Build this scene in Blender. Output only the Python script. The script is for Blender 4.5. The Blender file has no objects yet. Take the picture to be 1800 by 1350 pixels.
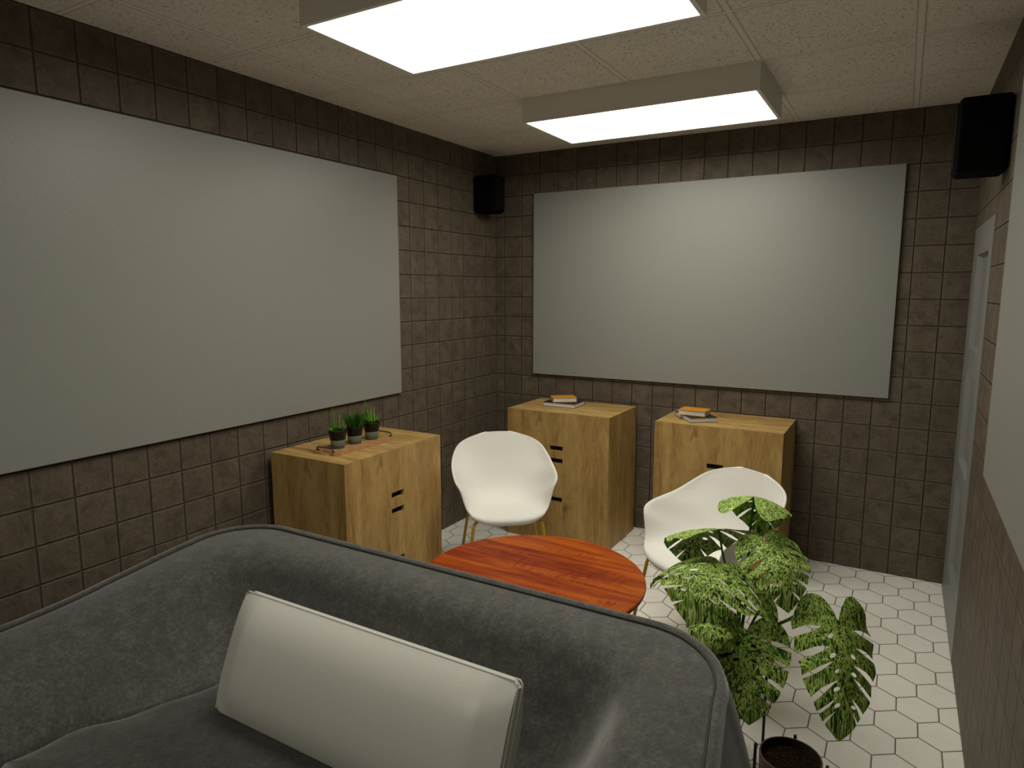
import bpy, bmesh, math, random
from mathutils import Vector, Matrix
from mathutils.geometry import delaunay_2d_cdt
random.seed(7)
sc = bpy.context.scene
COL = sc.collection
V = Vector
W, H, YF = 3.05, 2.70, -6.45          # room: x 0..W, y YF..0, z 0..H

# ------------------------------------------------------------------ helpers
def link(o, parent=None):
    COL.objects.link(o)
    if parent is not None:
        o.parent = parent
    return o

def tag(o, label=None, cat=None, group=None, kind=None):
    if label: o['label'] = label
    if cat: o['category'] = cat
    if group: o['group'] = group
    if kind: o['kind'] = kind
    return o

def empty(name, loc, rz=0.0):
    o = bpy.data.objects.new(name, None)
    o.empty_display_size = 0.1
    o.location = loc
    o.rotation_euler = (0, 0, rz)
    return link(o)

def obj(name, bm, mat, parent=None, smooth=False, bevel=0.0, loc=None):
    bmesh.ops.recalc_face_normals(bm, faces=bm.faces)
    me = bpy.data.meshes.new(name)
    bm.to_mesh(me); bm.free()
    mats = mat if isinstance(mat, (list, tuple)) else [mat]
    for m in mats: me.materials.append(m)
    o = bpy.data.objects.new(name, me)
    link(o, parent)
    if loc is not None: o.location = loc
    if smooth:
        for p in me.polygons: p.use_smooth = True
    if bevel:
        md = o.modifiers.new('bevel', 'BEVEL'); md.width = bevel; md.segments = 2
        md.limit_method = 'ANGLE'; md.angle_limit = math.radians(40)
    return o

def box(bm, x0, x1, y0, y1, z0, z1, mi=0):
    vs = [bm.verts.new(p) for p in ((x0,y0,z0),(x1,y0,z0),(x1,y1,z0),(x0,y1,z0),(x0,y0,z1),(x1,y0,z1),(x1,y1,z1),(x0,y1,z1))]
    for f in ((3,2,1,0),(4,5,6,7),(0,1,5,4),(1,2,6,5),(2,3,7,6),(3,0,4,7)):
        fc = bm.faces.new([vs[i] for i in f]); fc.material_index = mi
    return bm

def boxm(*a):
    return box(bmesh.new(), *a)

def quad(bm, pts, mi=0):
    f = bm.faces.new([bm.verts.new(p) for p in pts]); f.material_index = mi

def catmull(pts, n):
    pts = [V(p) for p in pts]
    P = [pts[0]*2-pts[1]] + pts + [pts[-1]*2-pts[-2]]
    out = []
    for i in range(1, len(P)-2):
        for k in range(n):
            t = k/n
            a, b, c, d = P[i-1], P[i], P[i+1], P[i+2]
            out.append(0.5*((2*b)+(c-a)*t+(2*a-5*b+4*c-d)*t*t+(3*b-a-3*c+d)*t**3))
    out.append(pts[-1])
    return out

def tube(bm, pts, r, seg=8, caps=True, mi=0):
    pts = [V(p) for p in pts]
    n = len(pts)
    rs = r if isinstance(r, (list, tuple)) else [r]*n
    rings = []
    up = None
    for i, p in enumerate(pts):
        t = (pts[min(i+1, n-1)]-pts[max(i-1, 0)]).normalized()
        if up is None:
            up = t.orthogonal().normalized()
        up = (up - t*up.dot(t)).normalized()
        b = t.cross(up)
        rings.append([bm.verts.new(p+(up*math.cos(2*math.pi*k/seg)+b*math.sin(2*math.pi*k/seg))*rs[i]) for k in range(seg)])
    for a, b in zip(rings[:-1], rings[1:]):
        for k in range(seg):
            f = bm.faces.new((a[k], a[(k+1) % seg], b[(k+1) % seg], b[k])); f.material_index = mi; f.smooth = True
    if caps:
        bm.faces.new(rings[0][::-1]).material_index = mi
        bm.faces.new(rings[-1]).material_index = mi
    return bm

def lathe(bm, prof, seg=32, c=(0, 0, 0), mi=0, closed_ends=True):
    rings = []
    for r, z in prof:
        if r < 1e-6:
            rings.append([bm.verts.new((c[0], c[1], c[2]+z))])
        else:
            rings.append([bm.verts.new((c[0]+r*math.cos(2*math.pi*k/seg), c[1]+r*math.sin(2*math.pi*k/seg), c[2]+z)) for k in range(seg)])
    for a, b in zip(rings[:-1], rings[1:]):
        for k in range(seg):
            k2 = (k+1) % seg
            if len(a) == 1 and len(b) == 1: continue
            if len(a) == 1: vs = (a[0], b[k2], b[k])
            elif len(b) == 1: vs = (a[k], a[k2], b[0])
            else: vs = (a[k], a[k2], b[k2], b[k])
            f = bm.faces.new(vs); f.material_index = mi; f.smooth = True
    return bm

# ------------------------------------------------------------------ node helper
class N:
    def __init__(self, name):
        self.m = bpy.data.materials.new(name); self.m.use_nodes = True
        self.t = self.m.node_tree; self.b = self.t.nodes['Principled BSDF']
        self._pos = None
    def new(self, t, **kw):
        n = self.t.nodes.new(t)
        for k, v in kw.items(): setattr(n, k, v)
        return n
    def put(self, sock, v):
        if isinstance(v, bpy.types.NodeSocket): self.t.links.new(v, sock)
        elif v is not None:
            if isinstance(v, (tuple, list)) and sock.type == 'RGBA' and len(v) == 3: v = (*v, 1)
            sock.default_value = v
    def math(self, op, a, b=None, c=None, clamp=False):
        n = self.new('ShaderNodeMath', operation=op, use_clamp=clamp)
        self.put(n.inputs[0], a); self.put(n.inputs[1], b)
        if c is not None: self.put(n.inputs[2], c)
        return n.outputs[0]
    def pos(self):
        if self._pos is None: self._pos = self.new('ShaderNodeNewGeometry').outputs['Position']
        return self._pos
    def objc(self):
        return self.new('ShaderNodeTexCoord').outputs['Object']
    def sep(self, v):
        n = self.new('ShaderNodeSeparateXYZ'); self.put(n.inputs[0], v); return n.outputs
    def comb(self, x, y, z):
        n = self.new('ShaderNodeCombineXYZ')
        for i, v in enumerate((x, y, z)): self.put(n.inputs[i], v)
        return n.outputs[0]
    def mapping(self, v, scale=(1,1,1), loc=(0,0,0), rot=(0,0,0)):
        n = self.new('ShaderNodeMapping'); self.put(n.inputs[0], v)
        n.inputs['Location'].default_value = loc; n.inputs['Rotation'].default_value = rot; n.inputs['Scale'].default_value = scale
        return n.outputs[0]
    def noise(self, v, scale, detail=3, rough=.55, dist=0, out='Fac'):
        n = self.new('ShaderNodeTexNoise'); self.put(n.inputs['Vector'], v)
        n.inputs['Scale'].default_value = scale; n.inputs['Detail'].default_value = detail
        n.inputs['Roughness'].default_value = rough; n.inputs['Distortion'].default_value = dist
        return n.outputs[out]
    def ramp(self, f, stops, interp='LINEAR'):
        n = self.new('ShaderNodeValToRGB'); n.color_ramp.interpolation = interp
        e = n.color_ramp.elements
        while len(e) < len(stops): e.new(.5)
        for el, (p, c) in zip(e, stops):
            el.position = p; el.color = (c, c, c, 1) if isinstance(c, (int, float)) else (*c, 1)
        self.put(n.inputs[0], f)
        return n.outputs[0]
    def mix(self, f, a, b, mode='MIX'):
        n = self.new('ShaderNodeMix', data_type='RGBA', blend_type=mode)
        self.put(n.inputs[0], f); self.put(n.inputs[6], a); self.put(n.inputs[7], b)
        return n.outputs[2]
    def smooth(self, v, a, b, lo=0., hi=1.):
        n = self.new('ShaderNodeMapRange', interpolation_type='SMOOTHSTEP')
        self.put(n.inputs[0], v)
        for i, x in enumerate((a, b, lo, hi)): n.inputs[i+1].default_value = x
        return n.outputs[0]
    def bump(self, h, strength=.5, dist=.01, normal=None):
        n = self.new('ShaderNodeBump'); n.inputs['Strength'].default_value = strength; n.inputs['Distance'].default_value = dist
        self.put(n.inputs['Height'], h)
        if normal is not None: self.put(n.inputs['Normal'], normal)
        return n.outputs[0]
    def out(self, color=None, rough=None, normal=None, metal=None, spec=None, sheen=None):
        b = self.b
        self.put(b.inputs['Base Color'], color); self.put(b.inputs['Roughness'], rough); self.put(b.inputs['Normal'], normal)
        self.put(b.inputs['Metallic'], metal); self.put(b.inputs['Specular IOR Level'], spec)
        if sheen is not None: self.put(b.inputs['Sheen Weight'], sheen); self.put(b.inputs['Sheen Roughness'], .38)
        return self.m

# ------------------------------------------------------------------ materials
def mat_plain(name, c, rough=.6, spec=.3, noise=0., scale=60, bump=0., metal=0.):
    n = N(name); p = n.objc()
    if noise:
        f = n.noise(p, scale, 4)
        lo = tuple(max(0, x*(1-noise)) for x in c); hi = tuple(min(1, x*(1+noise)) for x in c)
        col = n.ramp(f, [(.3, lo), (.7, hi)])
        nrm = n.bump(f, bump, .004) if bump else None
    else:
        col, nrm = c, None
    return n.out(col, rough, nrm, metal, spec)

def mat_tile(name, axis, phase):
    n = N(name); p = n.pos(); s = n.sep(p)
    a = s[axis]; z = s[2]
    def line(v, ph):
        u = n.math('FRACT', n.math('DIVIDE', n.math('SUBTRACT', v, ph), .15))
        d = n.math('MULTIPLY', n.math('SUBTRACT', .5, n.math('ABSOLUTE', n.math('SUBTRACT', u, .5))), .15)
        return d
    da, dz = line(a, phase), line(z, 0.0)
    d = n.math('MINIMUM', da, dz)
    mask = n.smooth(d, .0012, .0042)                # 0 in the joint, 1 on the tile
    pillow = n.smooth(d, .0, .0052)
    cell = n.comb(n.math('FLOOR', n.math('DIVIDE', n.math('SUBTRACT', a, phase), .15)), n.math('FLOOR', n.math('DIVIDE', z, .15)), axis)
    wn = n.new('ShaderNodeTexWhiteNoise'); n.put(wn.inputs[0], cell)
    big = n.noise(p, 9, 4, .6, .4); fine = n.noise(p, 70, 5, .65); vein = n.noise(p, 26, 5, .6, 1.2)
    f = n.math('ADD', n.math('MULTIPLY', big, .55), n.math('MULTIPLY', fine, .45))
    col = n.ramp(f, [(.32, (.076, .060, .043)), (.5, (.125, .100, .072)), (.68, (.172, .138, .101))])
    v = n.math('ABSOLUTE', n.math('SUBTRACT', vein, .5))
    col = n.mix(n.smooth(v, .0, .02, .45, 0.), col, (.045, .032, .024))
    col = n.mix(n.math('MULTIPLY', wn.outputs[0], .30), col, (.068, .055, .041))
    col = n.mix(n.smooth(d, .0035, .016, .62, 0.), col, (.158, .126, .092))  # lighter tile edges, with the highlight beside the grooves put into the colour
    blot = n.noise(p, 17, 3, .6, .5)
    col = n.mix(n.smooth(blot, .50, .66, 0., .5), col, (.058, .047, .034))
    col = n.mix(mask, (.100, .082, .061), col)
    h = n.math('ADD', n.math('MULTIPLY', pillow, 1.0), n.math('ADD', n.math('MULTIPLY', fine, .12), n.math('MULTIPLY', vein, .10)))
    return n.out(col, .55, n.bump(h, 1.0, .011), 0., .22)

def mat_floor():
    n = N('white hexagon tile'); s = n.sep(n.pos())
    x = n.math('ADD', s[0], 100*.15-2.6836+.075); y = n.math('MULTIPLY', n.math('ADD', s[1], 100*.3+.0985), .8660254)
    w = .15; hh = w*1.7320508
    def cell(ox, oy):
        cx = n.math('SUBTRACT', n.math('MODULO', n.math('ADD', x, ox), w), w/2)
        cy = n.math('SUBTRACT', n.math('MODULO', n.math('ADD', y, oy), hh), hh/2)
        ax, ay = n.math('ABSOLUTE', cx), n.math('ABSOLUTE', cy)
        d = n.math('MAXIMUM', ax, n.math('ADD', n.math('MULTIPLY', ax, .5), n.math('MULTIPLY', ay, .8660254)))
        return d
    d = n.math('MINIMUM', cell(0, hh/2), cell(w/2, 0))
    e = n.math('SUBTRACT', w/2, d)
    mask = n.smooth(e, .0014, .0032)
    nz = n.noise(n.pos(), 14, 3)
    col = n.ramp(nz, [(.3, (.85, .84, .78)), (.7, (.90, .89, .83))])
    col = n.mix(mask, (.15, .125, .105), col)
    return n.out(col, n.ramp(mask, [(0, .8), (1, .34)]), n.bump(n.smooth(e, 0, .006), .5, .004), 0., .4)

def mat_ceiling():
    n = N('speckled ceiling tile'); p = n.pos(); s = n.sep(p)
    def dist(v, ph):
        u = n.math('FRACT', n.math('DIVIDE', n.math('SUBTRACT', v, ph-6.05), .605))
        return n.math('MULTIPLY', n.math('SUBTRACT', n.math('ABSOLUTE', n.math('SUBTRACT', u, .5)), .5), -.605)
    dx, dy = dist(s[0], .3065), dist(s[1], -.635)
    d = n.math('MINIMUM', dx, n.math('ADD', dy, .003))
    bar = n.smooth(d, .0105, .0125, 1., 0.)
    gap = n.math('MULTIPLY', n.smooth(d, .010, .013), n.smooth(d, .0145, .019, 1., 0.))
    worm = n.noise(n.mapping(p, (1, .75, 1)), 100, 2.5, .6, 1.3); fine = n.noise(p, 210, 2)
    pit = n.math('MAXIMUM', n.smooth(worm, .36, .415, 1., 0.), n.smooth(fine, .29, .35, .8, 0.))
    col = n.mix(n.math('MULTIPLY', pit, .62), n.ramp(n.noise(p, 3.5, 3), [(.3, (.80, .77, .70)), (.7, (.86, .83, .76))]), (.14, .12, .10))
    col = n.mix(bar, col, (.84, .81, .74))
    col = n.mix(n.math('MULTIPLY', gap, .45), col, (.24, .22, .19))
    h = n.math('ADD', n.math('MULTIPLY', bar, 1.2), n.math('MULTIPLY', pit, -.5))
    return n.out(col, .85, n.bump(h, .6, .006), 0., .2)

def mat_oak(name, vertical=True, along=0):
    """oak veneer: grain runs along z on upright faces, along `along` on flat ones"""
    n = N(name); g = n.new('ShaderNodeNewGeometry'); p = n.objc(); s = n.sep(p)
    nz = n.sep(g.outputs['Normal'])[2]
    flat = n.math('GREATER_THAN', n.math('ABSOLUTE', nz), .7)
    hx = n.math('ADD', s[0], s[1])                   # across the grain on any upright face
    up = n.comb(n.math('MULTIPLY', hx, 1.0), n.math('MULTIPLY', s[2], .085), 0.)
    fl = n.comb(s[1-along], n.math('MULTIPLY', s[along], .085), 7.)
    mx = n.new('ShaderNodeMix', data_type='VECTOR'); n.put(mx.inputs[0], flat); n.put(mx.inputs[4], up); n.put(mx.inputs[5], fl)
    v = mx.outputs[1]
    big = n.noise(v, 11, 2.5, .5, .8); fib = n.noise(v, 120, 4, .6); pores = n.noise(n.mapping(v, (1, .5, 1)), 330, 2)
    flame = n.noise(n.mapping(v, (1, 3.2, 1)), 16, 3, .55, 1.6)
    f = n.math('ADD', n.math('MULTIPLY', big, .50), n.math('ADD', n.math('MULTIPLY', fib, .27), n.math('MULTIPLY', flame, .29)))
    col = n.ramp(f, [(.34, (.175, .100, .028)), (.47, (.33, .203, .064)), (.58, (.44, .287, .100)), (.72, (.54, .367, .140))])
    col = n.mix(n.smooth(pores, .33, .42, .35, 0.), col, (.11, .062, .022))
    knot = n.smooth(n.noise(n.mapping(v, (1, 4.5, 1), (3.1, 1.7, 0)), 9, 2, .5, .6), .64, .76, 0., .6)
    col = n.mix(knot, col, (.10, .055, .02))
    return n.out(col, .55, n.bump(fib, .12, .002), 0., .3)

def mat_cherry():
    n = N('red cherry wood'); p = n.objc()
    v = n.mapping(p, (.10, 1, 1))
    band = n.noise(v, 17, 3, .55, .5); fib = n.noise(v, 130, 3)
    rip = n.noise(n.mapping(p, (1, .22, 1), rot=(0, 0, .12)), 60, 2, .5, .3)
    reg = n.smooth(n.noise(n.mapping(p, (.25, 1, 1), (4, 2, 0)), 10, 2), .45, .65)
    rr = n.math('MULTIPLY', n.smooth(rip, .42, .62), n.math('MULTIPLY', reg, .8))
    f = n.math('ADD', n.math('MULTIPLY', band, .75), n.math('MULTIPLY', fib, .25))
    col = n.ramp(f, [(.33, (.15, .017, .003)), (.46, (.27, .040, .004)), (.57, (.38, .078, .005)), (.70, (.48, .125, .008))])
    col = n.mix(n.math('MULTIPLY', rr, .75), col, (.13, .014, .004))
    cath = n.noise(n.mapping(p, (.3, 1, 1), (1, 5, 0)), 9, 2, .5, 1.5)
    ln = n.smooth(n.math('ABSOLUTE', n.math('SUBTRACT', cath, .56)), 0, .006, .5, 0.)
    col = n.mix(ln, col, (.12, .02, .008))
    return n.out(col, .5, None, 0., .14)

def mat_velvet(name='charcoal velvet', k=1.0):
    n = N(name); p = n.objc()
    big = n.noise(p, 22, 5, .75, .3); fine = n.noise(p, 260, 4, .7); mid = n.noise(p, 85, 4, .7)
    f = n.math('ADD', n.math('MULTIPLY', big, .34), n.math('ADD', n.math('MULTIPLY', fine, .33), n.math('MULTIPLY', mid, .33)))
    col = n.ramp(f, [(.40, (.046*k, .046*k, .041*k)), (.5, (.072*k, .0715*k, .064*k)), (.60, (.120*k, .119*k, .107*k))])
    return n.out(col, .62, n.bump(n.math('ADD', fine, mid), .5, .003), 0., .12, .95*k)

def mat_leaf():
    n = N('variegated monstera leaf'); s = n.sep(n.pos())
    v = n.comb(s[0], s[1], n.math('MULTIPLY', s[2], .10))      # the pattern runs down the leaf like draped grass
    a = n.noise(v, 36, 2, .45, 2.6); b = n.noise(v, 20, 2, .5, .8); c = n.noise(n.mapping(v, (1, 1, 1), (3, 8, 1)), 34, 2, .45, 2.2); d = n.noise(n.mapping(v, (1, 1, 1), (9, 2, 5)), 42, 1.5, .45, 2.4)
    f = n.math('ADD', n.math('MULTIPLY', a, .6), n.math('MULTIPLY', b, .4))
    col = n.ramp(f, [(.34, (.009, .032, .003)), (.44, (.042, .122, .010)), (.54, (.108, .250, .020)), (.66, (.26, .44, .06))])
    col = n.mix(n.smooth(b, .56, .66, 0., .40), col, (.025, .20, .035))
    rib = lambda q, m, w, k: n.smooth(n.math('ABSOLUTE', n.math('SUBTRACT', q, m)), w*.35, w, k, 0.)
    col = n.mix(rib(c, .47, .065, .92), col, (.006, .026, .003))
    col = n.mix(rib(c, .58, .035, .8), col, (.008, .034, .004))
    col = n.mix(rib(a, .52, .055, .8), col, (.43, .63, .11))
    col = n.mix(rib(d, .5, .05, .9), col, (.62, .78, .24))
    return n.out(col, .6, n.bump(a, .15, .002), 0., .18)

M = {}
M['tile_x'] = mat_tile('brown wall tile', 0, .0723)
M['tile_y'] = mat_tile('brown wall tile side', 1, 0.0)
M['floor'] = mat_floor()
M['ceil'] = mat_ceiling()
M['oak_x'] = mat_oak('oak veneer back units', along=0)
M['oak_y'] = mat_oak('oak veneer side unit', along=1)
M['cherry'] = mat_cherry()
M['velvet'] = mat_velvet()
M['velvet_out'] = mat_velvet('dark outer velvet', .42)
M['velvet_seat'] = mat_velvet('darkened seat velvet', .58)  # same velvet as the shell, scaled darker for the seat
M['leaf'] = mat_leaf()
M['piping'] = mat_plain('charcoal piping', (.05, .049, .045), .7, .2, .2, 200)
M['sofa_leg'] = mat_plain('dark sofa leg', (.02, .018, .016), .5)
M['panel'] = mat_plain('grey green panel', (.258, .262, .240), .40, .5, .05, 220, .12)
M['panel_edge'] = mat_plain('panel edge', (.10, .098, .088), .6)
M['fixture'] = mat_plain('light housing', (.82, .80, .74), .6, .2, .03, 150)
M['door'] = mat_plain('grey white door paint', (.195, .20, .19), .45, .30, .03, 8)
M['speaker'] = mat_plain('black speaker plastic', (.003, .003, .003), .8, .05)
M['grille'] = mat_plain('black speaker cloth', (.0045, .0045, .0045), .85, .1, .3, 400, .2)
M['shell'] = mat_plain('cream fabric', (.80, .795, .75), .85, .15, .06, 330, .35)
M['yellow'] = mat_plain('yellow lacquered tube', (.47, .30, .006), .38, .5)
M['pillow'] = mat_plain('pale grey satin cushion', (.63, .63, .58), .38, .35, .02, 120, .04)
M['black_metal'] = mat_plain('black metal', (.010, .010, .010), .45, .4)
M['clay'] = mat_plain('brown clay', (.105, .070, .052), .7, .25, .2, 60)
M['dark_inner'] = mat_plain('dark pot clay and cabinet shade', (.03, .026, .022), .7, .2)
M['pages'] = mat_plain('book pages', (.64, .61, .57), .8, .2, .18, 500, .2)
M['orange'] = mat_plain('orange book cover', (.55, .225, .012), .6, .3, .12, 200)
M['black_cover'] = mat_plain('black book cover', (.014, .014, .013), .55, .3)
M['board'] = mat_plain('reddish tray wood', (.44, .215, .105), .6, .25, .35, 70)
M['board_in'] = mat_plain('tray surface wood', (.33, .195, .075), .6, .25, .25, 40)
M['glaze'] = mat_plain('dark glaze', (.006, .0055, .005), .35, .35, .2, 40)
M['stone'] = mat_plain('grey green stoneware', (.115, .122, .088), .8, .2, .3, 130)
M['grass_dark'] = mat_plain('dark green blade', (.022, .085, .006), .5, .3, .5, 90)
M['grass'] = mat_plain('green blade', (.07, .235, .012), .5, .3, .5, 60)
M['grass_lime'] = mat_plain('light green blade', (.16, .33, .03), .5, .3, .4, 60)
M['stem'] = mat_plain('green stem', (.06, .17, .03), .5, .3, .6, 45)
M['stem_plain'] = mat_plain('smooth green stem', (.025, .15, .035), .45, .3, .2, 30)
def mat_soil():
    n = N('potting soil'); p = n.objc()
    a = n.noise(p, 110, 5, .7)
    col = n.ramp(a, [(.42, (.004, .003, .002)), (.56, (.017, .009, .004)), (.68, (.095, .036, .010))])
    return n.out(col, .95, n.bump(a, .8, .006), 0., .1)
M['soil'] = mat_soil()
def mat_emit():
    n = N('lit diffuser'); n.b.inputs['Base Color'].default_value = (.8, .8, .8, 1)
    n.b.inputs['Emission Color'].default_value = (1, .95, .83, 1); n.b.inputs['Emission Strength'].default_value = 11.2
    return n.m
M['emit'] = mat_emit()

# ------------------------------------------------------------------ room
def struct(name, bm, m):
    return tag(obj(name, bm, m), kind='structure')
T = .12
struct('floor', boxm(-T, W+T, YF-T, T, -.1, 0), M['floor'])
struct('ceiling', boxm(-T, W+T, YF-T, T, H, H+.1), M['ceil'])
struct('wall_back', boxm(-T, W+T, 0, T, 0, H), M['tile_x'])
struct('wall_front', boxm(-T, W+T, YF-T, YF, 0, H), M['tile_x'])
struct('wall_left', boxm(-T, 0, YF, 0, 0, H), M['tile_y'])
# right wall with the doorway cut out
DY0, DY1, DZ = -.985, -.085, 2.022
bm = bmesh.new()
box(bm, W, W+T, YF, DY0, 0, H); box(bm, W, W+T, DY1, 0, 0, H); box(bm, W, W+T, DY0, DY1, DZ, H)
struct('wall_right', bm, M['tile_y'])
# panelled door leaf standing in the doorway
bm = bmesh.new()
x0, x1 = W-.002, W+.045
py0, py1 = -.835, -.315
zs = [(.235, .705), (.825, 1.292), (1.412, 1.878)]
box(bm, x0, x1, DY0+.002, py0, .003, DZ-.002); box(bm, x0, x1, py1, DY1-.002, .003, DZ-.002)
zz = [.003] + [z for p in zs for z in p] + [DZ-.002]
for a, b in zip(zz[0::2], zz[1::2]): box(bm, x0, x1, py0, py1, a, b)
door = tag(obj('door_1', bm, M['door']), 'grey-white painted door with three recessed panels in the right tiled wall', kind='structure')
for a, b in zs:
    bm = bmesh.new(); r, k = .024, .013
    O = [(x0, py0, a), (x0, py1, a), (x0, py1, b), (x0, py0, b)]
    I = [(x0+r, py0+k, a+k), (x0+r, py1-k, a+k), (x0+r, py1-k, b-k), (x0+r, py0+k, b-k)]
    quad(bm, I)
    for i in range(4): quad(bm, [O[i], O[(i+1) % 4], I[(i+1) % 4], I[i]])
    bmesh.ops.remove_doubles(bm, verts=bm.verts, dist=1e-5)
    obj('door_panel', bm, M['door'], door)

# ------------------------------------------------------------------ ceiling lights
def fixture(y0, y1, label):
    xa, xb, zb = .928, 2.128, 2.58
    e = empty('ceiling_light', ((xa+xb)/2, (y0+y1)/2, H)); tag(e, label, 'ceiling light', 'box lights under the ceiling')
    hx, hy, d, fr = (xb-xa)/2, (y1-y0)/2, zb-H, .017
    bm = bmesh.new()
    box(bm, -hx, hx, -hy, -hy+fr, d, 0); box(bm, -hx, hx, hy-fr, hy, d, 0)
    box(bm, -hx, -hx+fr, -hy+fr, hy-fr, d, 0); box(bm, hx-fr, hx, -hy+fr, hy-fr, d, 0)
    obj('housing', bm, M['fixture'], e)
    bm = bmesh.new(); z = d+.003
    quad(bm, [(-hx+fr, -hy+fr, z), (-hx+fr, hy-fr, z), (hx-fr, hy-fr, z), (hx-fr, -hy+fr, z)])
    o = obj('diffuser', bm, M['emit'], e)
    o.data.flip_normals() if o.data.polygons[0].normal.z > 0 else None
fixture(-1.245, -.645, 'box-shaped ceiling light with white lit diffuser, nearer the back wall')
fixture(-2.765, -2.165, 'larger-looking box ceiling light cut by the top of the photo, above the sofa')

fixture(-5.805, -5.205, 'added box-shaped ceiling light, unseen behind the viewer, filling in light from the front')  # unseen fixture added so the cushion, cabinet side and panels catch light

# ------------------------------------------------------------------ wall panels
def panel(loc, size, label):
    e = empty('wall_panel', loc); tag(e, label, 'wall panel', 'large blank wall panels')
    bm = bmesh.new(); sx, sy, sz = size
    box(bm, -sx/2, sx/2, -sy/2, sy/2, -sz/2, sz/2)
    obj('board', bm, M['panel'], e, bevel=.002)
PT = .022
panel((1.521, -PT/2-.001, 1.7385), (2.366, PT, 1.330), 'large blank grey-green panel on the back wall above two oak cabinets')
panel((PT/2+.001, -1.191-1.19, 1.7245), (PT, 2.38, 1.335), 'large blank grey-green panel on the left wall above the oak cabinet with potted plants')
panel((W-PT/2-.001, -1.655-1.19, 1.7245), (PT, 2.38, 1.335), 'large blank grey-green panel on the right wall, seen edge-on past the door')

# ------------------------------------------------------------------ speakers
def speaker(x0, x1, y0, y1, z0, z1, r, label, front):
    e = empty('wall_speaker', ((x0+x1)/2, (y0+y1)/2, z0)); tag(e, label, 'speaker', 'black wall speakers')
    hx, hy, h = (x1-x0)/2, (y1-y0)/2, z1-z0
    bm = boxm(-hx, hx, -hy, hy, 0, h)
    o = obj('cabinet_body', bm, M['speaker'], e, smooth=False)
    md = o.modifiers.new('b', 'BEVEL'); md.width = r; md.segments = 5
    bm = bmesh.new(); s = front*(hx-.0005) ; t = front*(hx+.004)
    box(bm, min(s, t), max(s, t), -hy+r, hy-r, r, h-r)
    obj('grille', bm, M['grille'], e, bevel=.003)
speaker(.002, .182, -.328, -.165, 2.252, 2.518, .028, 'small rounded black speaker high on the left wall near the back corner', 1)
speaker(2.876, W-.002, -1.285, -1.06, 2.157, 2.436, .018, 'black box speaker high on the right wall above the door', -1)

# ------------------------------------------------------------------ oak cabinets
CW, CD, CH = .75, .50, .897
def cabinet(loc, rz, mat, label):
    """local: front face at y = -CD/2, width along x"""
    e = empty('drawer_cabinet', loc, rz); tag(e, label, 'cabinet', 'oak three-drawer cabinets')
    hx, hy, t = CW/2, CD/2, .02
    bm = bmesh.new()
    box(bm, -hx, hx, -hy, hy, CH-t, CH)
    box(bm, -hx, -hx+.018, -hy+.0205, hy, 0, CH-t); box(bm, hx-.018, hx, -hy+.0205, hy, 0, CH-t)
    box(bm, -hx+.018, hx-.018, hy-.015, hy, 0, CH-t); box(bm, -hx+.018, hx-.018, -hy+.0205, hy-.015, 0, .02)
    obj('carcass', bm, mat, e)
    for z0, z1, hz in ((.6135, CH-t-.0004, .656), (.3305, .6130, .571), (.001, .3300, .303)):
        bm = bmesh.new(); y0, y1 = -hy, -hy+.02; a, b = -.0475, .0475; c, d = hz-.0155, hz+.0155
        P = lambda x, y, z: (x, y, z)
        X = [-hx, a, b, hx]; Z = [z0, c, d, z1]
        for i in range(3):
            for k in range(3):
                if i == 1 and k == 1: continue
                quad(bm, [(X[i], y0, Z[k]), (X[i+1], y0, Z[k]), (X[i+1], y0, Z[k+1]), (X[i], y0, Z[k+1])])
                quad(bm, [(X[i], y1, Z[k]), (X[i], y1, Z[k+1]), (X[i+1], y1, Z[k+1]), (X[i+1], y1, Z[k])])
        for (p, q, r, s) in (((a, c), (b, c), 0, 0), ((b, c), (b, d), 0, 0), ((b, d), (a, d), 0, 0), ((a, d), (a, c), 0, 0),
                             ((-hx, z0), (hx, z0), 0, 0), ((hx, z0), (hx, z1), 0, 0), ((hx, z1), (-hx, z1), 0, 0), ((-hx, z1), (-hx, z0), 0, 0)):
            quad(bm, [(p[0], y0, p[1]), (q[0], y0, q[1]), (q[0], y1, q[1]), (p[0], y1, p[1])])
        bmesh.ops.remove_doubles(bm, verts=bm.verts, dist=1e-5)
        obj('drawer', bm, mat, e)
    # dark block behind the finger holes, its colour standing in for the unlit inside
    bm = boxm(-hx+.03, hx-.03, -hy+.034, hy-.03, .03, CH-.05)
    obj('shade_block', bm, M['dark_inner'], e)
    return e
cabinet((.8045, -.305, 0), 0, M['oak_x'], 'oak three-drawer cabinet in the back left corner, behind the front-facing white chair')
cabinet((1.835, -.2525, 0), 0, M['oak_x'], 'oak three-drawer cabinet on the right against the back wall, behind the chair beside the monstera')
cabinet((.2935, -1.8705, 0), math.pi/2, M['oak_y'], 'oak three-drawer cabinet against the left wall, with potted plants on a tray')

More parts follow.
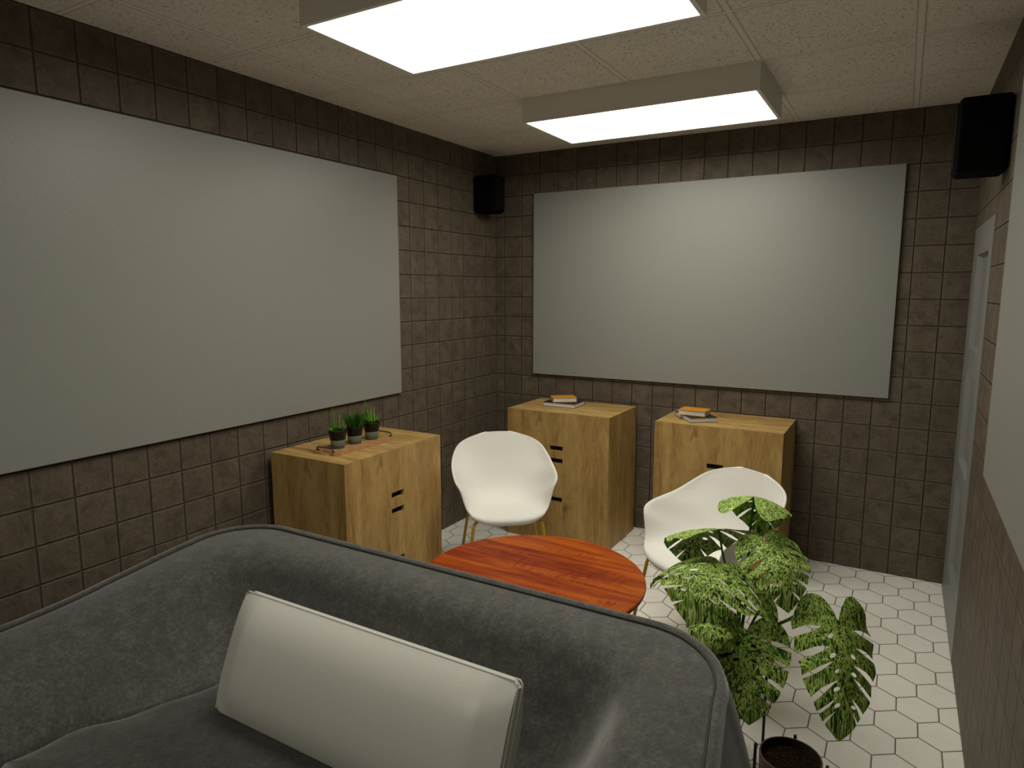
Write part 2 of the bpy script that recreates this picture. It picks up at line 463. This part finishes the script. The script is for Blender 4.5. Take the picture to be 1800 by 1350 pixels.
# ------------------------------------------------------------------ books
def book(loc, rz, w, d, t, cover, label, group):
    """spine along the back (+y) edge"""
    e = empty('book', loc, rz); tag(e, label, 'book', group)
    c = .003
    bm = bmesh.new()
    box(bm, -w/2, w/2, -d/2, d/2, 0, c); box(bm, -w/2, w/2, -d/2, d/2, t-c, t); box(bm, -w/2, w/2, d/2-c, d/2, c, t-c)
    obj('cover', bm, cover, e, bevel=.001)
    obj('pages', boxm(-w/2+.003, w/2-.003, -d/2+.003, d/2-c, c, t-c), M['pages'], e)
def frame2(p0, p1):
    return math.atan2(p1[1]-p0[1], p1[0]-p0[0])
book((.722, -.268, CH), .03, .238, .19, .0305, M['black_cover'], 'black-covered book lying on the corner oak cabinet under an orange book', 'books lying on the oak cabinets')
book((.714, -.263, CH+.031), .66-.02, .170, .122, .031, M['orange'], 'small orange book topping the stack on the corner oak cabinet', 'books lying on the oak cabinets')
book((1.657, -.296, CH), .675, .174, .256, .0305, M['black_cover'], 'black-covered book lying askew under the orange book on the right-hand oak cabinet', 'books lying on the oak cabinets')
book((1.651, -.305, CH+.031), -.04, .172, .128, .032, M['orange'], 'small orange book topping the stack on the right-hand oak cabinet', 'books lying on the oak cabinets')

# ------------------------------------------------------------------ tray with three little pots
tz = CH
TX0, TX1, TY0, TY1 = .228, .402, -2.15, -1.70
e = empty('serving_tray', ((TX0+TX1)/2, (TY0+TY1)/2, tz)); tag(e, 'reddish wooden tray with black handles holding three small potted plants', 'tray')
hx, hy = (TX1-TX0)/2, (TY1-TY0)/2
def tray_outline(hx, hy):
    # octagon-like board, notched at both short ends
    return [(-hx, -hy+.03), (-hx+.02, -hy), (-hx+.045, -hy), (-hx+.052, -hy+.03), (hx-.052, -hy+.03), (hx-.045, -hy), (hx-.02, -hy), (hx, -hy+.03),
            (hx, hy-.03), (hx-.02, hy), (hx-.045, hy), (hx-.052, hy-.03), (-hx+.052, hy-.03), (-hx+.045, hy), (-hx+.02, hy), (-hx, hy-.03)]
bm = bmesh.new(); ol = tray_outline(hx, hy)
lo = [bm.verts.new((x, y, .0005)) for x, y in ol]; hi = [bm.verts.new((x, y, .0145)) for x, y in ol]
for k in range(len(ol)):
    bm.faces.new((lo[k], lo[(k+1) % len(ol)], hi[(k+1) % len(ol)], hi[k]))
bm.faces.new(lo[::-1]); f = bm.faces.new(hi); f.material_index = 1
obj('tray_board', bm, [M['board'], M['board_in']], e)
for s in (-1, 1):
    y = s*(hy-.012)
    pts = catmull([(-hx+.034, y, .013), (-hx+.034, y+s*.004, .028), (-hx+.05, y+s*.006, .034), (0, y+s*.008, .034), (hx-.05, y+s*.006, .034), (hx-.034, y+s*.004, .028), (hx-.034, y, .013)], 4)
    bm = tube(bmesh.new(), pts, .0034, 6)
    for x in (-hx+.034, hx-.034): lathe(bm, [(0, .014), (.009, .014), (.009, .017), (0, .0175)], 10, (x, y, 0))
    obj('handle', bm, M['black_metal'], e)

def blade(bm, base, d, length, width, bend, mi=0, seg=6):
    d = V(d).normalized(); side = V((-d.y, d.x, 0)); 
    side = side.normalized() if side.length > 1e-3 else V((1, 0, 0))
    rot = Matrix.Rotation(random.uniform(0, 6.28), 3, d); side = rot @ side
    out = V((d.x, d.y, 0)); out = out.normalized() if out.length > 1e-3 else V((random.uniform(-1, 1), random.uniform(-1, 1), 0)).normalized()
    prev = None
    for k in range(seg+1):
        t = k/seg
        p = V(base) + d*length*t + out*bend*length*t*t - V((0, 0, 1))*abs(bend)*.3*length*t*t
        w = width*(1-t**2.2)*.5*(.75+.5*t*(1-t)*2) + .0002
        a, b = bm.verts.new(p-side*w), bm.verts.new(p+side*w)
        if prev:
            f = bm.faces.new((prev[0], prev[1], b, a)); f.material_index = mi; f.smooth = True
        prev = (a, b)

def small_pot(loc, kind, label):
    e = empty('potted_grass', loc); tag(e, label, 'potted plant', 'small plants on the tray')
    r0, r1, h, m = .0325, .0438, .092, .044
    rm = r0+(r1-r0)*m/h
    obj('pot_base', lathe(bmesh.new(), [(0, 0), (r0-.002, 0), (r0, .002), (rm, m), (rm-.003, m), (0, m)]), M['stone'], e)
    obj('pot_rim', lathe(bmesh.new(), [(rm+.0004, m), (r1+.001, h-.006), (r1+.0015, h-.002), (r1-.001, h), (r1-.004, h-.002), (r1-.005, h-.02), (rm-.004, m+.004)]), M['glaze'], e)
    obj('soil', lathe(bmesh.new(), [(r1-.0055, h-.014), (.02, h-.011), (0, h-.010)]), M['soil'], e)
    z = h-.012
    mats = [M['grass_dark'], M['grass'], M['grass_lime']]
    bm = bmesh.new()
    if kind == 'tuft':
        for k in range(260):
            a, r = random.uniform(0, 6.283), .033*math.sqrt(random.random())
            lean = .05+r*11*.75
            blade(bm, (r*math.cos(a), r*math.sin(a), z), (math.cos(a)*lean, math.sin(a)*lean, 1), random.uniform(.060, .098), .0038, random.uniform(.0, .22), random.choice((0, 0, 0, 1)))
        for k in range(14):
            a = random.uniform(0, 6.283)
            blade(bm, (.02*math.cos(a), .02*math.sin(a), z), (math.cos(a)*.8, math.sin(a)*.8, 1), random.uniform(.06, .085), .003, .3, 1)
        fol = obj('foliage', bm, mats, e)
    else:
        for k in range(90):
            a, r = random.uniform(0, 6.283), .022*math.sqrt(random.random())
            lean = .15+r*20
            blade(bm, (r*math.cos(a), r*math.sin(a), z), (math.cos(a)*lean, math.sin(a)*lean, 1), random.uniform(.018, .045), .0065, random.uniform(.1, .5), random.choice((0, 0, 1, 1, 2)))
        fol = obj('foliage', bm, mats, e)
    tag(fol, kind='stuff')
    if kind == 'a':
        tall = [((-.012, -.006), (-.03, -.10, 1), .135, .011, 1), ((.008, .0), (.05, .05, 1), .100, .012, 1), ((.002, .008), (.04, .10, 1), .088, .009, 2), ((.012, .01), (.18, .32, 1), .075, .006, 1), ((-.01, .004), (-.1, -.25, 1), .07, .005, 0)]
    elif kind == 'b':
        tall = [((-.004, -.014), (0, -.14, 1), .138, .016, 1), ((.0, -.004), (.02, -.03, 1), .098, .012, 2), ((.006, .014), (.02, .06, 1), .096, .010, 2), ((-.004, -.016), (-.05, -.38, 1), .080, .008, 1), ((.012, .018), (.1, .28, 1), .07, .006, 1)]
    else:
        tall = []
    for b, d, l, w, mi in tall:
        d_ = V(d).normalized(); ax = V((random.uniform(-1, 1), random.uniform(-1, 1), 0)).normalized(); bm = bmesh.new()
        tube(bm, [V((b[0], b[1], z))+d_*l*t+ax*.06*l*t*t for t in (0, .15, .3, .45, .6, .75, .88, 1)], [w*.50*x for x in (.8, 1, 1, .85, .66, .45, .25, .04)], 6)
        obj('blade', bm, [mats[mi]], e)
pz = CH+.0148
small_pot((.314, -2.052, pz), 'a', 'small two-tone pot at the near end of the tray, holding spiky blades and low leaves')
small_pot((.316, -1.933, pz), 'tuft', 'middle small two-tone pot on the tray, holding a dense even grass tuft')
small_pot((.322, -1.810, pz), 'b', 'small two-tone pot at the far end of the tray, holding the tallest pale blade')

# ------------------------------------------------------------------ round table
TC, TR, TH = (1.404, -1.988), .496, .45
e = empty('round_table', (TC[0], TC[1], 0)); tag(e, 'round low table with glossy red-brown wooden top, standing behind the sofa', 'table')
bm = lathe(bmesh.new(), [(0, TH-.026), (TR-.012, TH-.026), (TR-.002, TH-.018), (TR, TH-.010), (TR-.001, TH-.003), (TR-.005, TH), (0, TH)], 96)
o = obj('tabletop', bm, M['cherry'], e)
md = o.modifiers.new('es', 'EDGE_SPLIT'); md.split_angle = math.radians(35)
for k in range(4):
    a = math.pi/4+k*math.pi/2
    c, s = math.cos(a), math.sin(a)
    bm = tube(bmesh.new(), [(.30*c, .30*s, TH-.026), (.36*c, .36*s, .0)], [.018, .011], 10)
    obj('leg', bm, M['cherry'], e)

# ------------------------------------------------------------------ shell chairs
ST = [  # centre (y, z), edge (y, z), half width
    ((.232, .418), (.205, .428), .140), ((.240, .440), (.205, .448), .180), ((.210, .456), (.192, .474), .216), ((.10, .450), (.172, .512), .236),
    ((-.02, .438), (.166, .560), .251), ((-.12, .447), (.162, .606), .264), ((-.185, .492), (.140, .642), .288), ((-.220, .565), (.07, .666), .298),
    ((-.240, .640), (-.065, .688), .300), ((-.256, .700), (-.160, .732), .284), ((-.268, .752), (-.222, .772), .255), ((-.278, .792), (-.260, .798), .208), ((-.286, .823), (-.281, .8195), .140), ((-.289, .837), (-.288, .8345), .065)]
def chair_shell():
    C = catmull([(0, a[0], a[1]) for a, b, w in ST], 7)
    Ee = catmull([(w, b[0], b[1]) for a, b, w in ST], 7)
    for L in (C, Ee):                               # ease out the spline's small ripples
        for _ in range(7):
            L[1:-1] = [L[i]*.5+(L[i-1]+L[i+1])*.25 for i in range(1, len(L)-1)]
    nu = 16
    bm = bmesh.new(); rows = []
    for c, ed in zip(C, Ee):
        row = []
        for k in range(-nu, nu+1):
            u = k/nu; au = abs(u)
            g = au**2.6
            fx = math.sin(au*math.pi/2*.97)/math.sin(math.pi/2*.97)
            fx = .55*fx+.45*au
            row.append(bm.verts.new((math.copysign(ed.x*fx, u) if u else 0, c.y+(ed.y-c.y)*g, c.z+(ed.z-c.z)*g)))
        rows.append(row)
    for a, b in zip(rows[:-1], rows[1:]):
        for k in range(2*nu):
            bm.faces.new((a[k], a[k+1], b[k+1], b[k]))
    return bm
def make_chair(loc, rz, label):
    """local forward = +y"""
    e = empty('armchair', loc, rz); tag(e, label, 'chair', 'white shell armchairs at the round table')
    o = obj('seat_shell', chair_shell(), M['shell'], e, smooth=True)
    md = o.modifiers.new('s', 'SOLIDIFY'); md.thickness = .013; md.offset = -1 if False else 0
    md = o.modifiers.new('u', 'SUBSURF'); md.levels = md.render_levels = 1
    bm = bmesh.new()
    box(bm, -.11, .11, -.11, .13, .418, .434)
    obj('seat_bracket', bm, M['yellow'], e, bevel=.004)
    for sx in (-1, 1):
        for sy in (-1, 1):
            pts = [(sx*.10, sy*.08+.02, .424)] + catmull([(sx*.165, sy*.140+.02, .424), (sx*.184, sy*.157+.02, .416), (sx*.194, sy*.166+.02, .396), (sx*.200, sy*.171+.02, .36)], 4) + [(sx*.252, sy*.215+.02, .004)]
            bm = tube(bmesh.new(), pts, .0088, 10)
            lathe(bm, [(0, 0), (.011, 0), (.011, .006), (0, .007)], 10, (sx*.252, sy*.215+.02, 0))
            obj('leg', bm, M['yellow'], e)
    return e
def chair_facing(c, target, label):
    dx, dy = target[0]-c[0], target[1]-c[1]
    return make_chair((c[0], c[1], 0), math.atan2(-dx, dy), label)
chair_facing((.805, -1.235), TC, 'white shell armchair on yellow legs facing the viewer behind the round table')
chair_facing((2.015, -1.40), (1.485, -2.24), 'white shell armchair on yellow legs turned sideways, partly behind the monstera')

# ------------------------------------------------------------------ sofa
XC, YB, ZB = 1.375, -2.625, .732
def rim_half(n_arm=26, n_cor=16, n_back=24):
    """right half of the plan, from arm front to middle of the back: (rim xyz, crease xyz)"""
    rim, cre = [], []
    a_of = lambda y: 1.045+.055*min(1, max(0, (-2.85-y)/.35))
    h_of = lambda y: .622+(ZB-.622)*(1/(1+math.exp(-(y+3.07)/.135)))*1.0
    rc = .27; yf = -3.72
    arm_end = YB-rc
    for i in range(n_arm+1):
        t = i/n_arm; y = yf+(arm_end-yf)*t
        rim.append(V((a_of(y), y, h_of(y))))
    a0 = a_of(arm_end)
    for i in range(1, n_cor+1):
        a = i/n_cor*math.pi/2
        x, y = a0-rc+rc*math.cos(a), YB-rc+rc*math.sin(a)
        rim.append(V((x, y, max(h_of(y), 0))))
    xe = a0-rc
    for i in range(1, n_back+1):
        rim.append(V((xe*(1-i/n_back), YB, h_of(YB))))
    # crease (where arm and back meet the seat)
    ca = catmull([(.725, yf, .395), (.700, -3.53, .390), (.615, -3.335, .384), (.562, -3.13, .376)], 12)
    def samp(pts, t):
        f = t*(len(pts)-1); k = min(int(f), len(pts)-2); return pts[k].lerp(pts[k+1], f-k)
    for i in range(n_arm+1): cre.append(samp(ca, i/n_arm*.93))
    for i in range(1, n_cor+1):
        t = i/n_cor
        p0, p1, p2 = samp(ca, .93), V((.558, -3.105, .374)), V((.50, -3.10, .374))
        cre.append(p0.lerp(p1, t).lerp(p1.lerp(p2, t), t))
    for i in range(1, n_back+1):
        cre.append(V((.50*(1-i/n_back), -3.10+.04*min(1, i/8), .374)))
    return rim, cre
def sofa():
    e = empty('sofa', (XC, -3.15, 0)); tag(e, 'charcoal velvet shell sofa seen from the front, with piped rim and sloping arms', 'sofa')
    rim, cre = rim_half()
    mir = lambda p: V((-p.x, p.y, p.z))
    R = rim+[mir(p) for p in rim[-2::-1]]; Cc = cre+[mir(p) for p in cre[-2::-1]]
    n = len(R)
    off = V((XC, -3.15, 0))
    nor = []                                        # outward horizontal normal along the rim
    for i in range(n):
        t = R[min(i+1, n-1)]-R[max(i-1, 0)]; t.z = 0; t.normalize()
        nor.append(V((t.y, -t.x, 0)))
    if nor[n//2].y < 0: nor = [-v for v in nor]
    profA = catmull([(0, 0, 0), (.07, .010, 0), (.18, .045, 0), (.34, .125, 0), (.52, .265, 0), (.70, .46, 0), (.85, .69, 0), (.95, .88, 0), (1, 1, 0)], 4)
    profB = catmull([(0, 0, 0), (.09, .008, 0), (.20, .028, 0), (.31, .075, 0), (.40, .18, 0), (.47, .38, 0), (.57, .62, 0), (.77, .87, 0), (1, 1, 0)], 4)
    bm = bmesh.new(); rows = []
    for i in range(n):
        r, c, nn = R[i], Cc[i], nor[i]
        h = r.z
        col = []
        def add(p): col.append(bm.verts.new((p.x+XC-off.x, p.y-off.y, p.z)))
        # outside: from underneath up to the rim
        outer = catmull([(-.16, .145, 0), (-.02, .150, 0), (.05, .20, 0), (.085, .30, 0), (.085, .42, 0), (.055, .55, 0), (.018, h-.05, 0), (.006, h-.018, 0)], 3)
        for q in outer: add(V((r.x, r.y, 0))+nn*q.x+V((0, 0, q.y)))
        add(r+nn*.001+V((0, 0, -.004))); add(r-nn*.010); add(r-nn*.020+V((0, 0, -.004)))
        s0 = r-nn*.026+V((0, 0, -.012))             # piping groove
        k = max(0., min(1., (r.y+3.45)/.80)); k = k*k*(3-2*k)
        for qa, qb in zip(profA, profB):
            q = qa.lerp(qb, k)
            add(V((s0.x+(c.x-s0.x)*q.x, s0.y+(c.y-s0.y)*q.x, s0.z+(c.z-s0.z)*q.y)))
        add(c+V((0, 0, -.03))-nn*.0)
        add(V((c.x*.97, c.y-.01, .30)))
        rows.append(col)
    nout = len(outer)-2
    k0 = len(outer)+3; k1 = len(rows[0])-4           # relax the inner upholstery along the sofa so the corners stay soft
    for _ in range(34):
        new = [[v.co.copy() for v in row] for row in rows]
        for i in range(1, n-1):
            for k in range(k0, k1):
                w = .5*min(1., (k-k0)/8)*min(1., (k1-k)/5)
                new[i][k] = rows[i][k].co*(1-w)+(rows[i-1][k].co+rows[i+1][k].co)*(w/2)
        for i in range(n):
            for k in range(k0, k1): rows[i][k].co = new[i][k]
    for a, b in zip(rows[:-1], rows[1:]):
        for k in range(len(a)-1):
            bm.faces.new((a[k], a[k+1], b[k+1], b[k])).material_index = 1 if k < nout else 0
    for row in (rows[0], rows[-1]): bm.faces.new(row)
    obj('shell', bm, [M['velvet'], M['velvet_out']], e, smooth=True)
    pts = [(p.x+XC-off.x-nor[i].x*.025, p.y-off.y-nor[i].y*.025, p.z-.0085) for i, p in enumerate(R)]
    obj('piping', tube(bmesh.new(), pts, .0042, 6), M['piping'], e)
    # seat cushion following the crease line
    bm = bmesh.new()
    outl = [V((p.x, p.y, 0)) for p in Cc]
    cen = V((0, -3.40, 0))
    lv = [(.990, .265), (1.0, .30), (1.0, .350), (.995, .372), (.980, .388), (.955, .397), (.90, .402), (.75, .409), (.5, .416), (.25, .420)]
    front = [V((x, -3.745+.02*(abs(x)/.7)**3, 0)) for x in [-.62+1.24*k/14 for k in range(15)]]
    loop = outl + front
    rings = []
    for s, z in lv:
        ring = []
        for p in loop:
            q = cen+(p-cen)*s
            wob = .0045*math.sin(q.x*17+q.y*23)+.003*math.sin(q.x*41-q.y*9) if .9 < s < 1 and z > .38 else 0
            tilt = .03*(-3.40-q.y)/.33*.35
            ring.append(bm.verts.new((q.x+XC-off.x, q.y-off.y, z+wob+tilt)))
        rings.append(ring)
    m = len(loop)
    for a, b in zip(rings[:-1], rings[1:]):
        for k in range(m): bm.faces.new((a[k], a[(k+1) % m], b[(k+1) % m], b[k]))
    cv = bm.verts.new((cen.x+XC-off.x, cen.y-off.y, .421))
    for k in range(m): bm.faces.new((rings[-1][k], rings[-1][(k+1) % m], cv))
    bm.faces.new(rings[0][::-1])
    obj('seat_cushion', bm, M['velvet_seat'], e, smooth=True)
    bm = boxm(-.86, .86, -.50, .36, .12, .27)
    obj('base_frame', bm, M['sofa_leg'], e, bevel=.02)
    for sx in (-1, 1):
        for y in (-.42, .33):
            obj('leg', tube(bmesh.new(), [(sx*.78, y, .12), (sx*.80, y, 0)], [.022, .014], 10), M['sofa_leg'], e)
sofa()

# ------------------------------------------------------------------ lumbar cushion
def cushion():
    w, h, t = 1.0, .362, .13
    e = empty('lumbar_cushion', (1.490, -3.272, .412)); tag(e, 'long pale grey box cushion leaning against the sofa back', 'cushion')
    ang = math.radians(-23)
    Rm = Matrix.Rotation(ang, 4, 'X')
    bm = bmesh.new()
    xs = [-.5, -.49, -.475, -.45, -.43, -.415, -.36, -.32, -.2, -.1, 0, .1, .2, .32, .36, .415, .43, .45, .475, .49, .5]
    zs_ = [0, .006, .018, .034, .055, .085, .13, .19, .25, .29, .313, .331, .346, .357, .362]
    def thick(x, z):
        dx = .5-abs(x); dz = min(z, h-z)
        a = min(1, dx/.085); b = min(1, dz/.13)
        fa = .30+.70*a; fb = 1-(1-b)**2.0
        return .012+(t/2-.012)*fa*fb
    def corner(x, z):
        # small chamfer on the corners
        dx, dz = .5-abs(x), min(z, h-z); c = .016
        if dx+dz < c:
            k = (c-dx-dz)/2
            x -= math.copysign(k, x); z += k if z < h/2 else -k
        return x, z
    G = {}
    for s in (-1, 1):
        for i, x in enumerate(xs):
            for k, z in enumerate(zs_):
                x2, z2 = corner(x, z)
                th = thick(x, z)
                if s > 0: th = .012+(th-.012)*2.5     # fuller at the back, where it rests on the sofa
                G[s, i, k] = bm.verts.new(Rm @ V((x2, s*th, z2)))
    nx, nz = len(xs), len(zs_)
    for s in (-1, 1):
        for i in range(nx-1):
            for k in range(nz-1):
                bm.faces.new((G[s, i, k], G[s, i+1, k], G[s, i+1, k+1], G[s, i, k+1]))
    for i in range(nx-1):
        for k in (0, nz-1): bm.faces.new((G[-1, i, k], G[-1, i+1, k], G[1, i+1, k], G[1, i, k]))
    for k in range(nz-1):
        for i in (0, nx-1): bm.faces.new((G[-1, i, k], G[-1, i, k+1], G[1, i, k+1], G[1, i, k]))
    o = obj('cover', bm, M['pillow'], e, smooth=True)
    md = o.modifiers.new('es', 'EDGE_SPLIT'); md.split_angle = math.radians(38)
    for s in (-1, 1):
        y = s*.0125
        c = .008
        pts = [(-.5, c), (-.5, h-c), (-.5+c, h), (.5-c, h), (.5, h-c), (.5, c)]
        bm = bmesh.new(); tube(bm, [Rm @ V((x, y, z)) for x, z in pts], .0024, 6, False)
        obj('welt', bm, M['pillow'], e)
cushion()

# ------------------------------------------------------------------ plant stands and pots
def stand(loc, zbar, ztop, label):
    e = empty('plant_stand', loc); tag(e, label, 'plant stand', 'black metal plant stands')
    R_ = .104; w = .0045
    for k in range(4):
        a = k*math.pi/2; c, s = round(math.cos(a)), round(math.sin(a))
        x, y = R_*c, R_*s
        obj('leg', boxm(x-w, x+w, y-w, y+w, 0, ztop), M['black_metal'], e, bevel=.001)
    obj('cross_bar', boxm(-R_+w, R_-w, -w, w, zbar-.009, zbar), M['black_metal'], e)
    obj('cross_bar', box(box(bmesh.new(), -w, w, -R_+w, -w, zbar-.009, zbar), -w, w, w, R_-w, zbar-.009, zbar), M['black_metal'], e)
def pot_parts(e, r, h):
    bm = lathe(bmesh.new(), [(0, 0), (r*.90, 0), (r*.94, .004), (r, h-.003), (r-.001, h), (r-.005, h)], 48)
    lathe(bm, [(r-.005, h), (r-.0055, h-.03), (r*.86, .012), (0, .012)], 48, mi=1)
    o = obj('pot_body', bm, [M['clay'], M['dark_inner']], e)
    obj('soil', lathe(bmesh.new(), [(r-.0062, h-.028), (r*.6, h-.024), (0, h-.022)], 40), M['soil'], e)
PA, PB = (2.310, -2.10), (2.538, -2.395)
stand((PA[0], PA[1], 0), .222, .425, 'taller black metal stand carrying the monstera, behind the right end of the sofa')
stand((PB[0], PB[1], 0), .075, .276, 'low black metal stand holding the soil-filled brown pot at the photo bottom')
e = empty('soil_pot', (PB[0], PB[1], .0755)); tag(e, 'brown clay pot filled with bare soil, on the low black stand', 'plant pot')
pot_parts(e, .092, .196)

# ------------------------------------------------------------------ monstera
plant = empty('potted_monstera', (PA[0], PA[1], .2225)); tag(plant, 'monstera with slit, holed leaves in a brown pot beside the sofa', 'potted plant')
pot_parts(plant, .092, .19)
BASE = V((PA[0], PA[1], .392))

def inside(p, poly):
    x, y = p; c = False; n = len(poly); j = n-1
    for i in range(n):
        xi, yi = poly[i]; xj, yj = poly[j]
        if (yi > y) != (yj > y) and x < (xj-xi)*(y-yi)/(yj-yi)+xi: c = not c
        j = i
    return c

def leaf_plan(seed, aspect=1.0, nslit=5, ear=1.0):
    rnd = random.Random(seed)
    half = catmull([(0.0, .0, 0), (.05, -.09, 0), (.16, -.185, 0), (.30, -.19, 0), (.42, -.09, 0), (.475, .08, 0), (.465, .28, 0), (.41, .48, 0), (.31, .68, 0), (.18, .85, 0), (.06, .955, 0), (0, 1.0, 0)], 7)
    right = [(p.x*aspect, p.y*(ear if p.y < 0 else 1)) for p in half]
    poly = right + [(-x, y) for x, y in right[-2:0:-1]]
    cuts = []
    for s in (-1, 1):
        for k in range(nslit):
            y0 = .05+.70*k/(nslit-1)+rnd.uniform(-.02, .02)
            xi = (.15-.08*k/(nslit-1)+rnd.uniform(-.025, .025))*aspect
            slope = .08+.92*(k/(nslit-1))**1.3
            ln = .6*aspect
            wd = rnd.uniform(.020, .036)
            pts = []
            for q in range(9):                     # slit: pointed-round inside, opens outwards then narrows
                t = q/8; w = wd*math.sin(min(1, t*3.2)*math.pi/2)*(1-.55*max(0, t-.35))
                pts.append((xi+ln*t, y0+slope*t*ln/aspect*1.3+.10*t*t, w))
            up = [(s*x, y+w) for x, y, w in pts]; dn = [(s*x, y-w) for x, y, w in pts]
            cuts.append(dn+up[::-1])
            if k < nslit-1 and rnd.random() < .85:  # an eye between slits, beside the midrib
                cx, cy = (.085+rnd.uniform(-.01, .025))*aspect, y0+.075
                rx, ry = .030*aspect, .014+rnd.uniform(0, .006)
                cuts.append([(s*(cx+rx*math.cos(a)-.0*ry), cy+ry*math.sin(a)+.35*rx*math.cos(a)) for a in [i*math.pi/5 for i in range(10)]])
    return poly, cuts

def leaf_mesh(A, T, up, length_curve, width, droop, seed, lift=.35, aspect=1.0, ear=1.0, nslit=5):
    """A attach point, T tip, up = rough upper-side direction; midrib arches by lift; sides droop."""
    A, T, up = V(A), V(T), V(up).normalized()
    chord = T-A; L = chord.length
    S = chord.cross(up).normalized()
    Nn = S.cross(chord).normalized()
    poly, cuts = leaf_plan(seed, aspect, nslit, ear)
    verts, edges = [], []
    def ring(pl):
        b = len(verts)
        for p in pl: verts.append(V((p[0], p[1])))
        for k in range(len(pl)): edges.append((b+k, b+(k+1) % len(pl)))
    ring(poly)
    for c in cuts: ring(c)
    st = .05
    for i in range(-11, 12):
        for k in range(-9, 21):
            p = (i*st+(.5*st if k % 2 else 0)*.9, k*st)
            if inside(p, poly): verts.append(V(p))
    for k in range(21): verts.append(V((0.0005, k/20*.98+.01)))
    vo, eo, fo, _, _, _ = delaunay_2d_cdt(verts, edges, [], 0, 1e-5)
    bm = bmesh.new(); used = {}
    def to3(p):
        x, u = p.x, p.y
        mid = A+chord*u+Nn*lift*L*4*u*(1-u)*(1.0 if u > 0 else (1.5 if ear > 1.5 else .55))
        tan = (chord+Nn*lift*L*4*(1-2*u)).normalized()
        nn = S.cross(tan).normalized()
        v = x*width
        return mid+S*v*(1-.25*(abs(x)/.5)**2*droop*1.3) - nn*droop*abs(x)**1.7*width*1.5 + nn*.012*math.sin(u*23+seed)*abs(x)*2*width/.25*.5
    for f in fo:
        c = sum((vo[i] for i in f), V((0, 0)))/len(f)
        if not inside((c.x, c.y), poly): continue
        if any(inside((c.x, c.y), q) for q in cuts): continue
        vs = []
        for i in f:
            if i not in used: used[i] = bm.verts.new(to3(vo[i]))
            vs.append(used[i])
        try: bm.faces.new(vs).smooth = True
        except ValueError: pass
    return bm

def leaf(A, T, up, width, droop, seed, lift, petiole, aspect=1.0, r=.0045, mat='stem', nslit=5, ear=1.0):
    off = V((PA[0], PA[1], .2225))
    bm = leaf_mesh(A, T, up, None, width, droop, seed, lift, aspect, ear, nslit)
    for v in bm.verts: v.co -= off
    me = bpy.data.meshes.new('leaf'); bm.to_mesh(me); bm.free(); me.materials.append(M['leaf'])
    o = bpy.data.objects.new('leaf', me); link(o, plant)
    pts = catmull([BASE]+[V(p) for p in petiole]+[V(A)], 6)
    st = obj('stem', tube(bmesh.new(), [p-off for p in pts], [r*1.25-(r*.35)*i/(len(pts)-1) for i in range(len(pts))], 7), M[mat], plant, smooth=True)
    return o
#LEAVES
for args in (
    ((2.327, -2.02, 0.968), (2.329, -1.86, 0.759), (0.0, -0.1, 1), 0.29, 0.36, 1, 0.2, [(2.328, -2.08, 0.609), (2.323, -2.05, 0.812)], 1.0, 0.0048, 'stem_plain', 4, 1.6),
    ((2.217, -2.06, 0.838), (2.069, -1.9, 0.602), (0.0, 0.1, 1), 0.4, 0.26, 2, 0.18, [(2.3, -2.09, 0.585), (2.243, -2.07, 0.727)], 1.0, 0.0042, 'stem', 4, 1.3),
    ((2.395, -2.12, 0.846), (2.487, -2.22, 0.651), (0.15, -0.5, 1), 0.28, 0.45, 3, 0.28, [(2.362, -2.11, 0.545), (2.4, -2.08, 0.648)], 1.0, 0.0042, 'stem', 5, 1.2),
    ((2.244, -2.14, 0.742), (2.199, -2.32, 0.568), (-0.05, -0.5, 1), 0.6, 0.62, 4, 0.34, [(2.316, -2.12, 0.537), (2.3, -2.1, 0.632)], 1.0, 0.0045, 'stem', 5, 1.0),
    ((2.632, -2.16, 0.63), (2.663, -2.28, 0.291), (0.75, -0.9, 0.4), 0.33, 0.34, 5, 0.1, [(2.395, -2.12, 0.511), (2.477, -2.14, 0.589), (2.564, -2.14, 0.66)], 1.0, 0.005, 'stem', 6, 1.25),
    ((2.359, -2.22, 0.548), (2.4, -2.33, 0.285), (0, -1, 0.5), 0.31, 0.24, 6, 0.1, [(2.344, -2.18, 0.53)], 1.0, 0.004, 'stem', 5, 1.0),
    ((2.254, -2.24, 0.604), (2.258, -2.36, 0.49), (0, -0.4, 1), 0.21, 0.55, 7, 0.36, [(2.302, -2.16, 0.509)], 1.0, 0.0035, 'stem', 5, 1.0),
    ((2.158, -2.05, 0.59), (2.128, -2.02, 0.373), (-0.5, -1, 0.4), 0.17, 0.3, 8, 0.1, [(2.268, -2.08, 0.529)], 1.0, 0.0035, 'stem', 5, 1.0),
): leaf(*args)

# ------------------------------------------------------------------ camera
cam = bpy.data.cameras.new('camera'); cam.sensor_width = 36; cam.lens = 18/math.tan(math.radians(37.5)); cam.clip_start = .02
co = bpy.data.objects.new('camera', cam); COL.objects.link(co)
co.location = (2.74231, -4.46608, 1.70628); co.rotation_euler = (math.radians(90-8.0579), 0, math.radians(30.2279))
sc.camera = co

# ------------------------------------------------------------------ world and colour
w = bpy.data.worlds.new('world'); sc.world = w; w.use_nodes = True
w.node_tree.nodes['Background'].inputs[0].default_value = (.9, .95, 1, 1); w.node_tree.nodes['Background'].inputs[1].default_value = .02
sc.view_settings.view_transform = 'Standard'; sc.view_settings.look = 'None'; sc.view_settings.exposure = 0; sc.view_settings.gamma = 1
sc.cycles.filter_width = 1.7
sc.cycles.max_bounces = 10; sc.cycles.diffuse_bounces = 5; sc.cycles.glossy_bounces = 4
sc.cycles.sample_clamp_indirect = 8
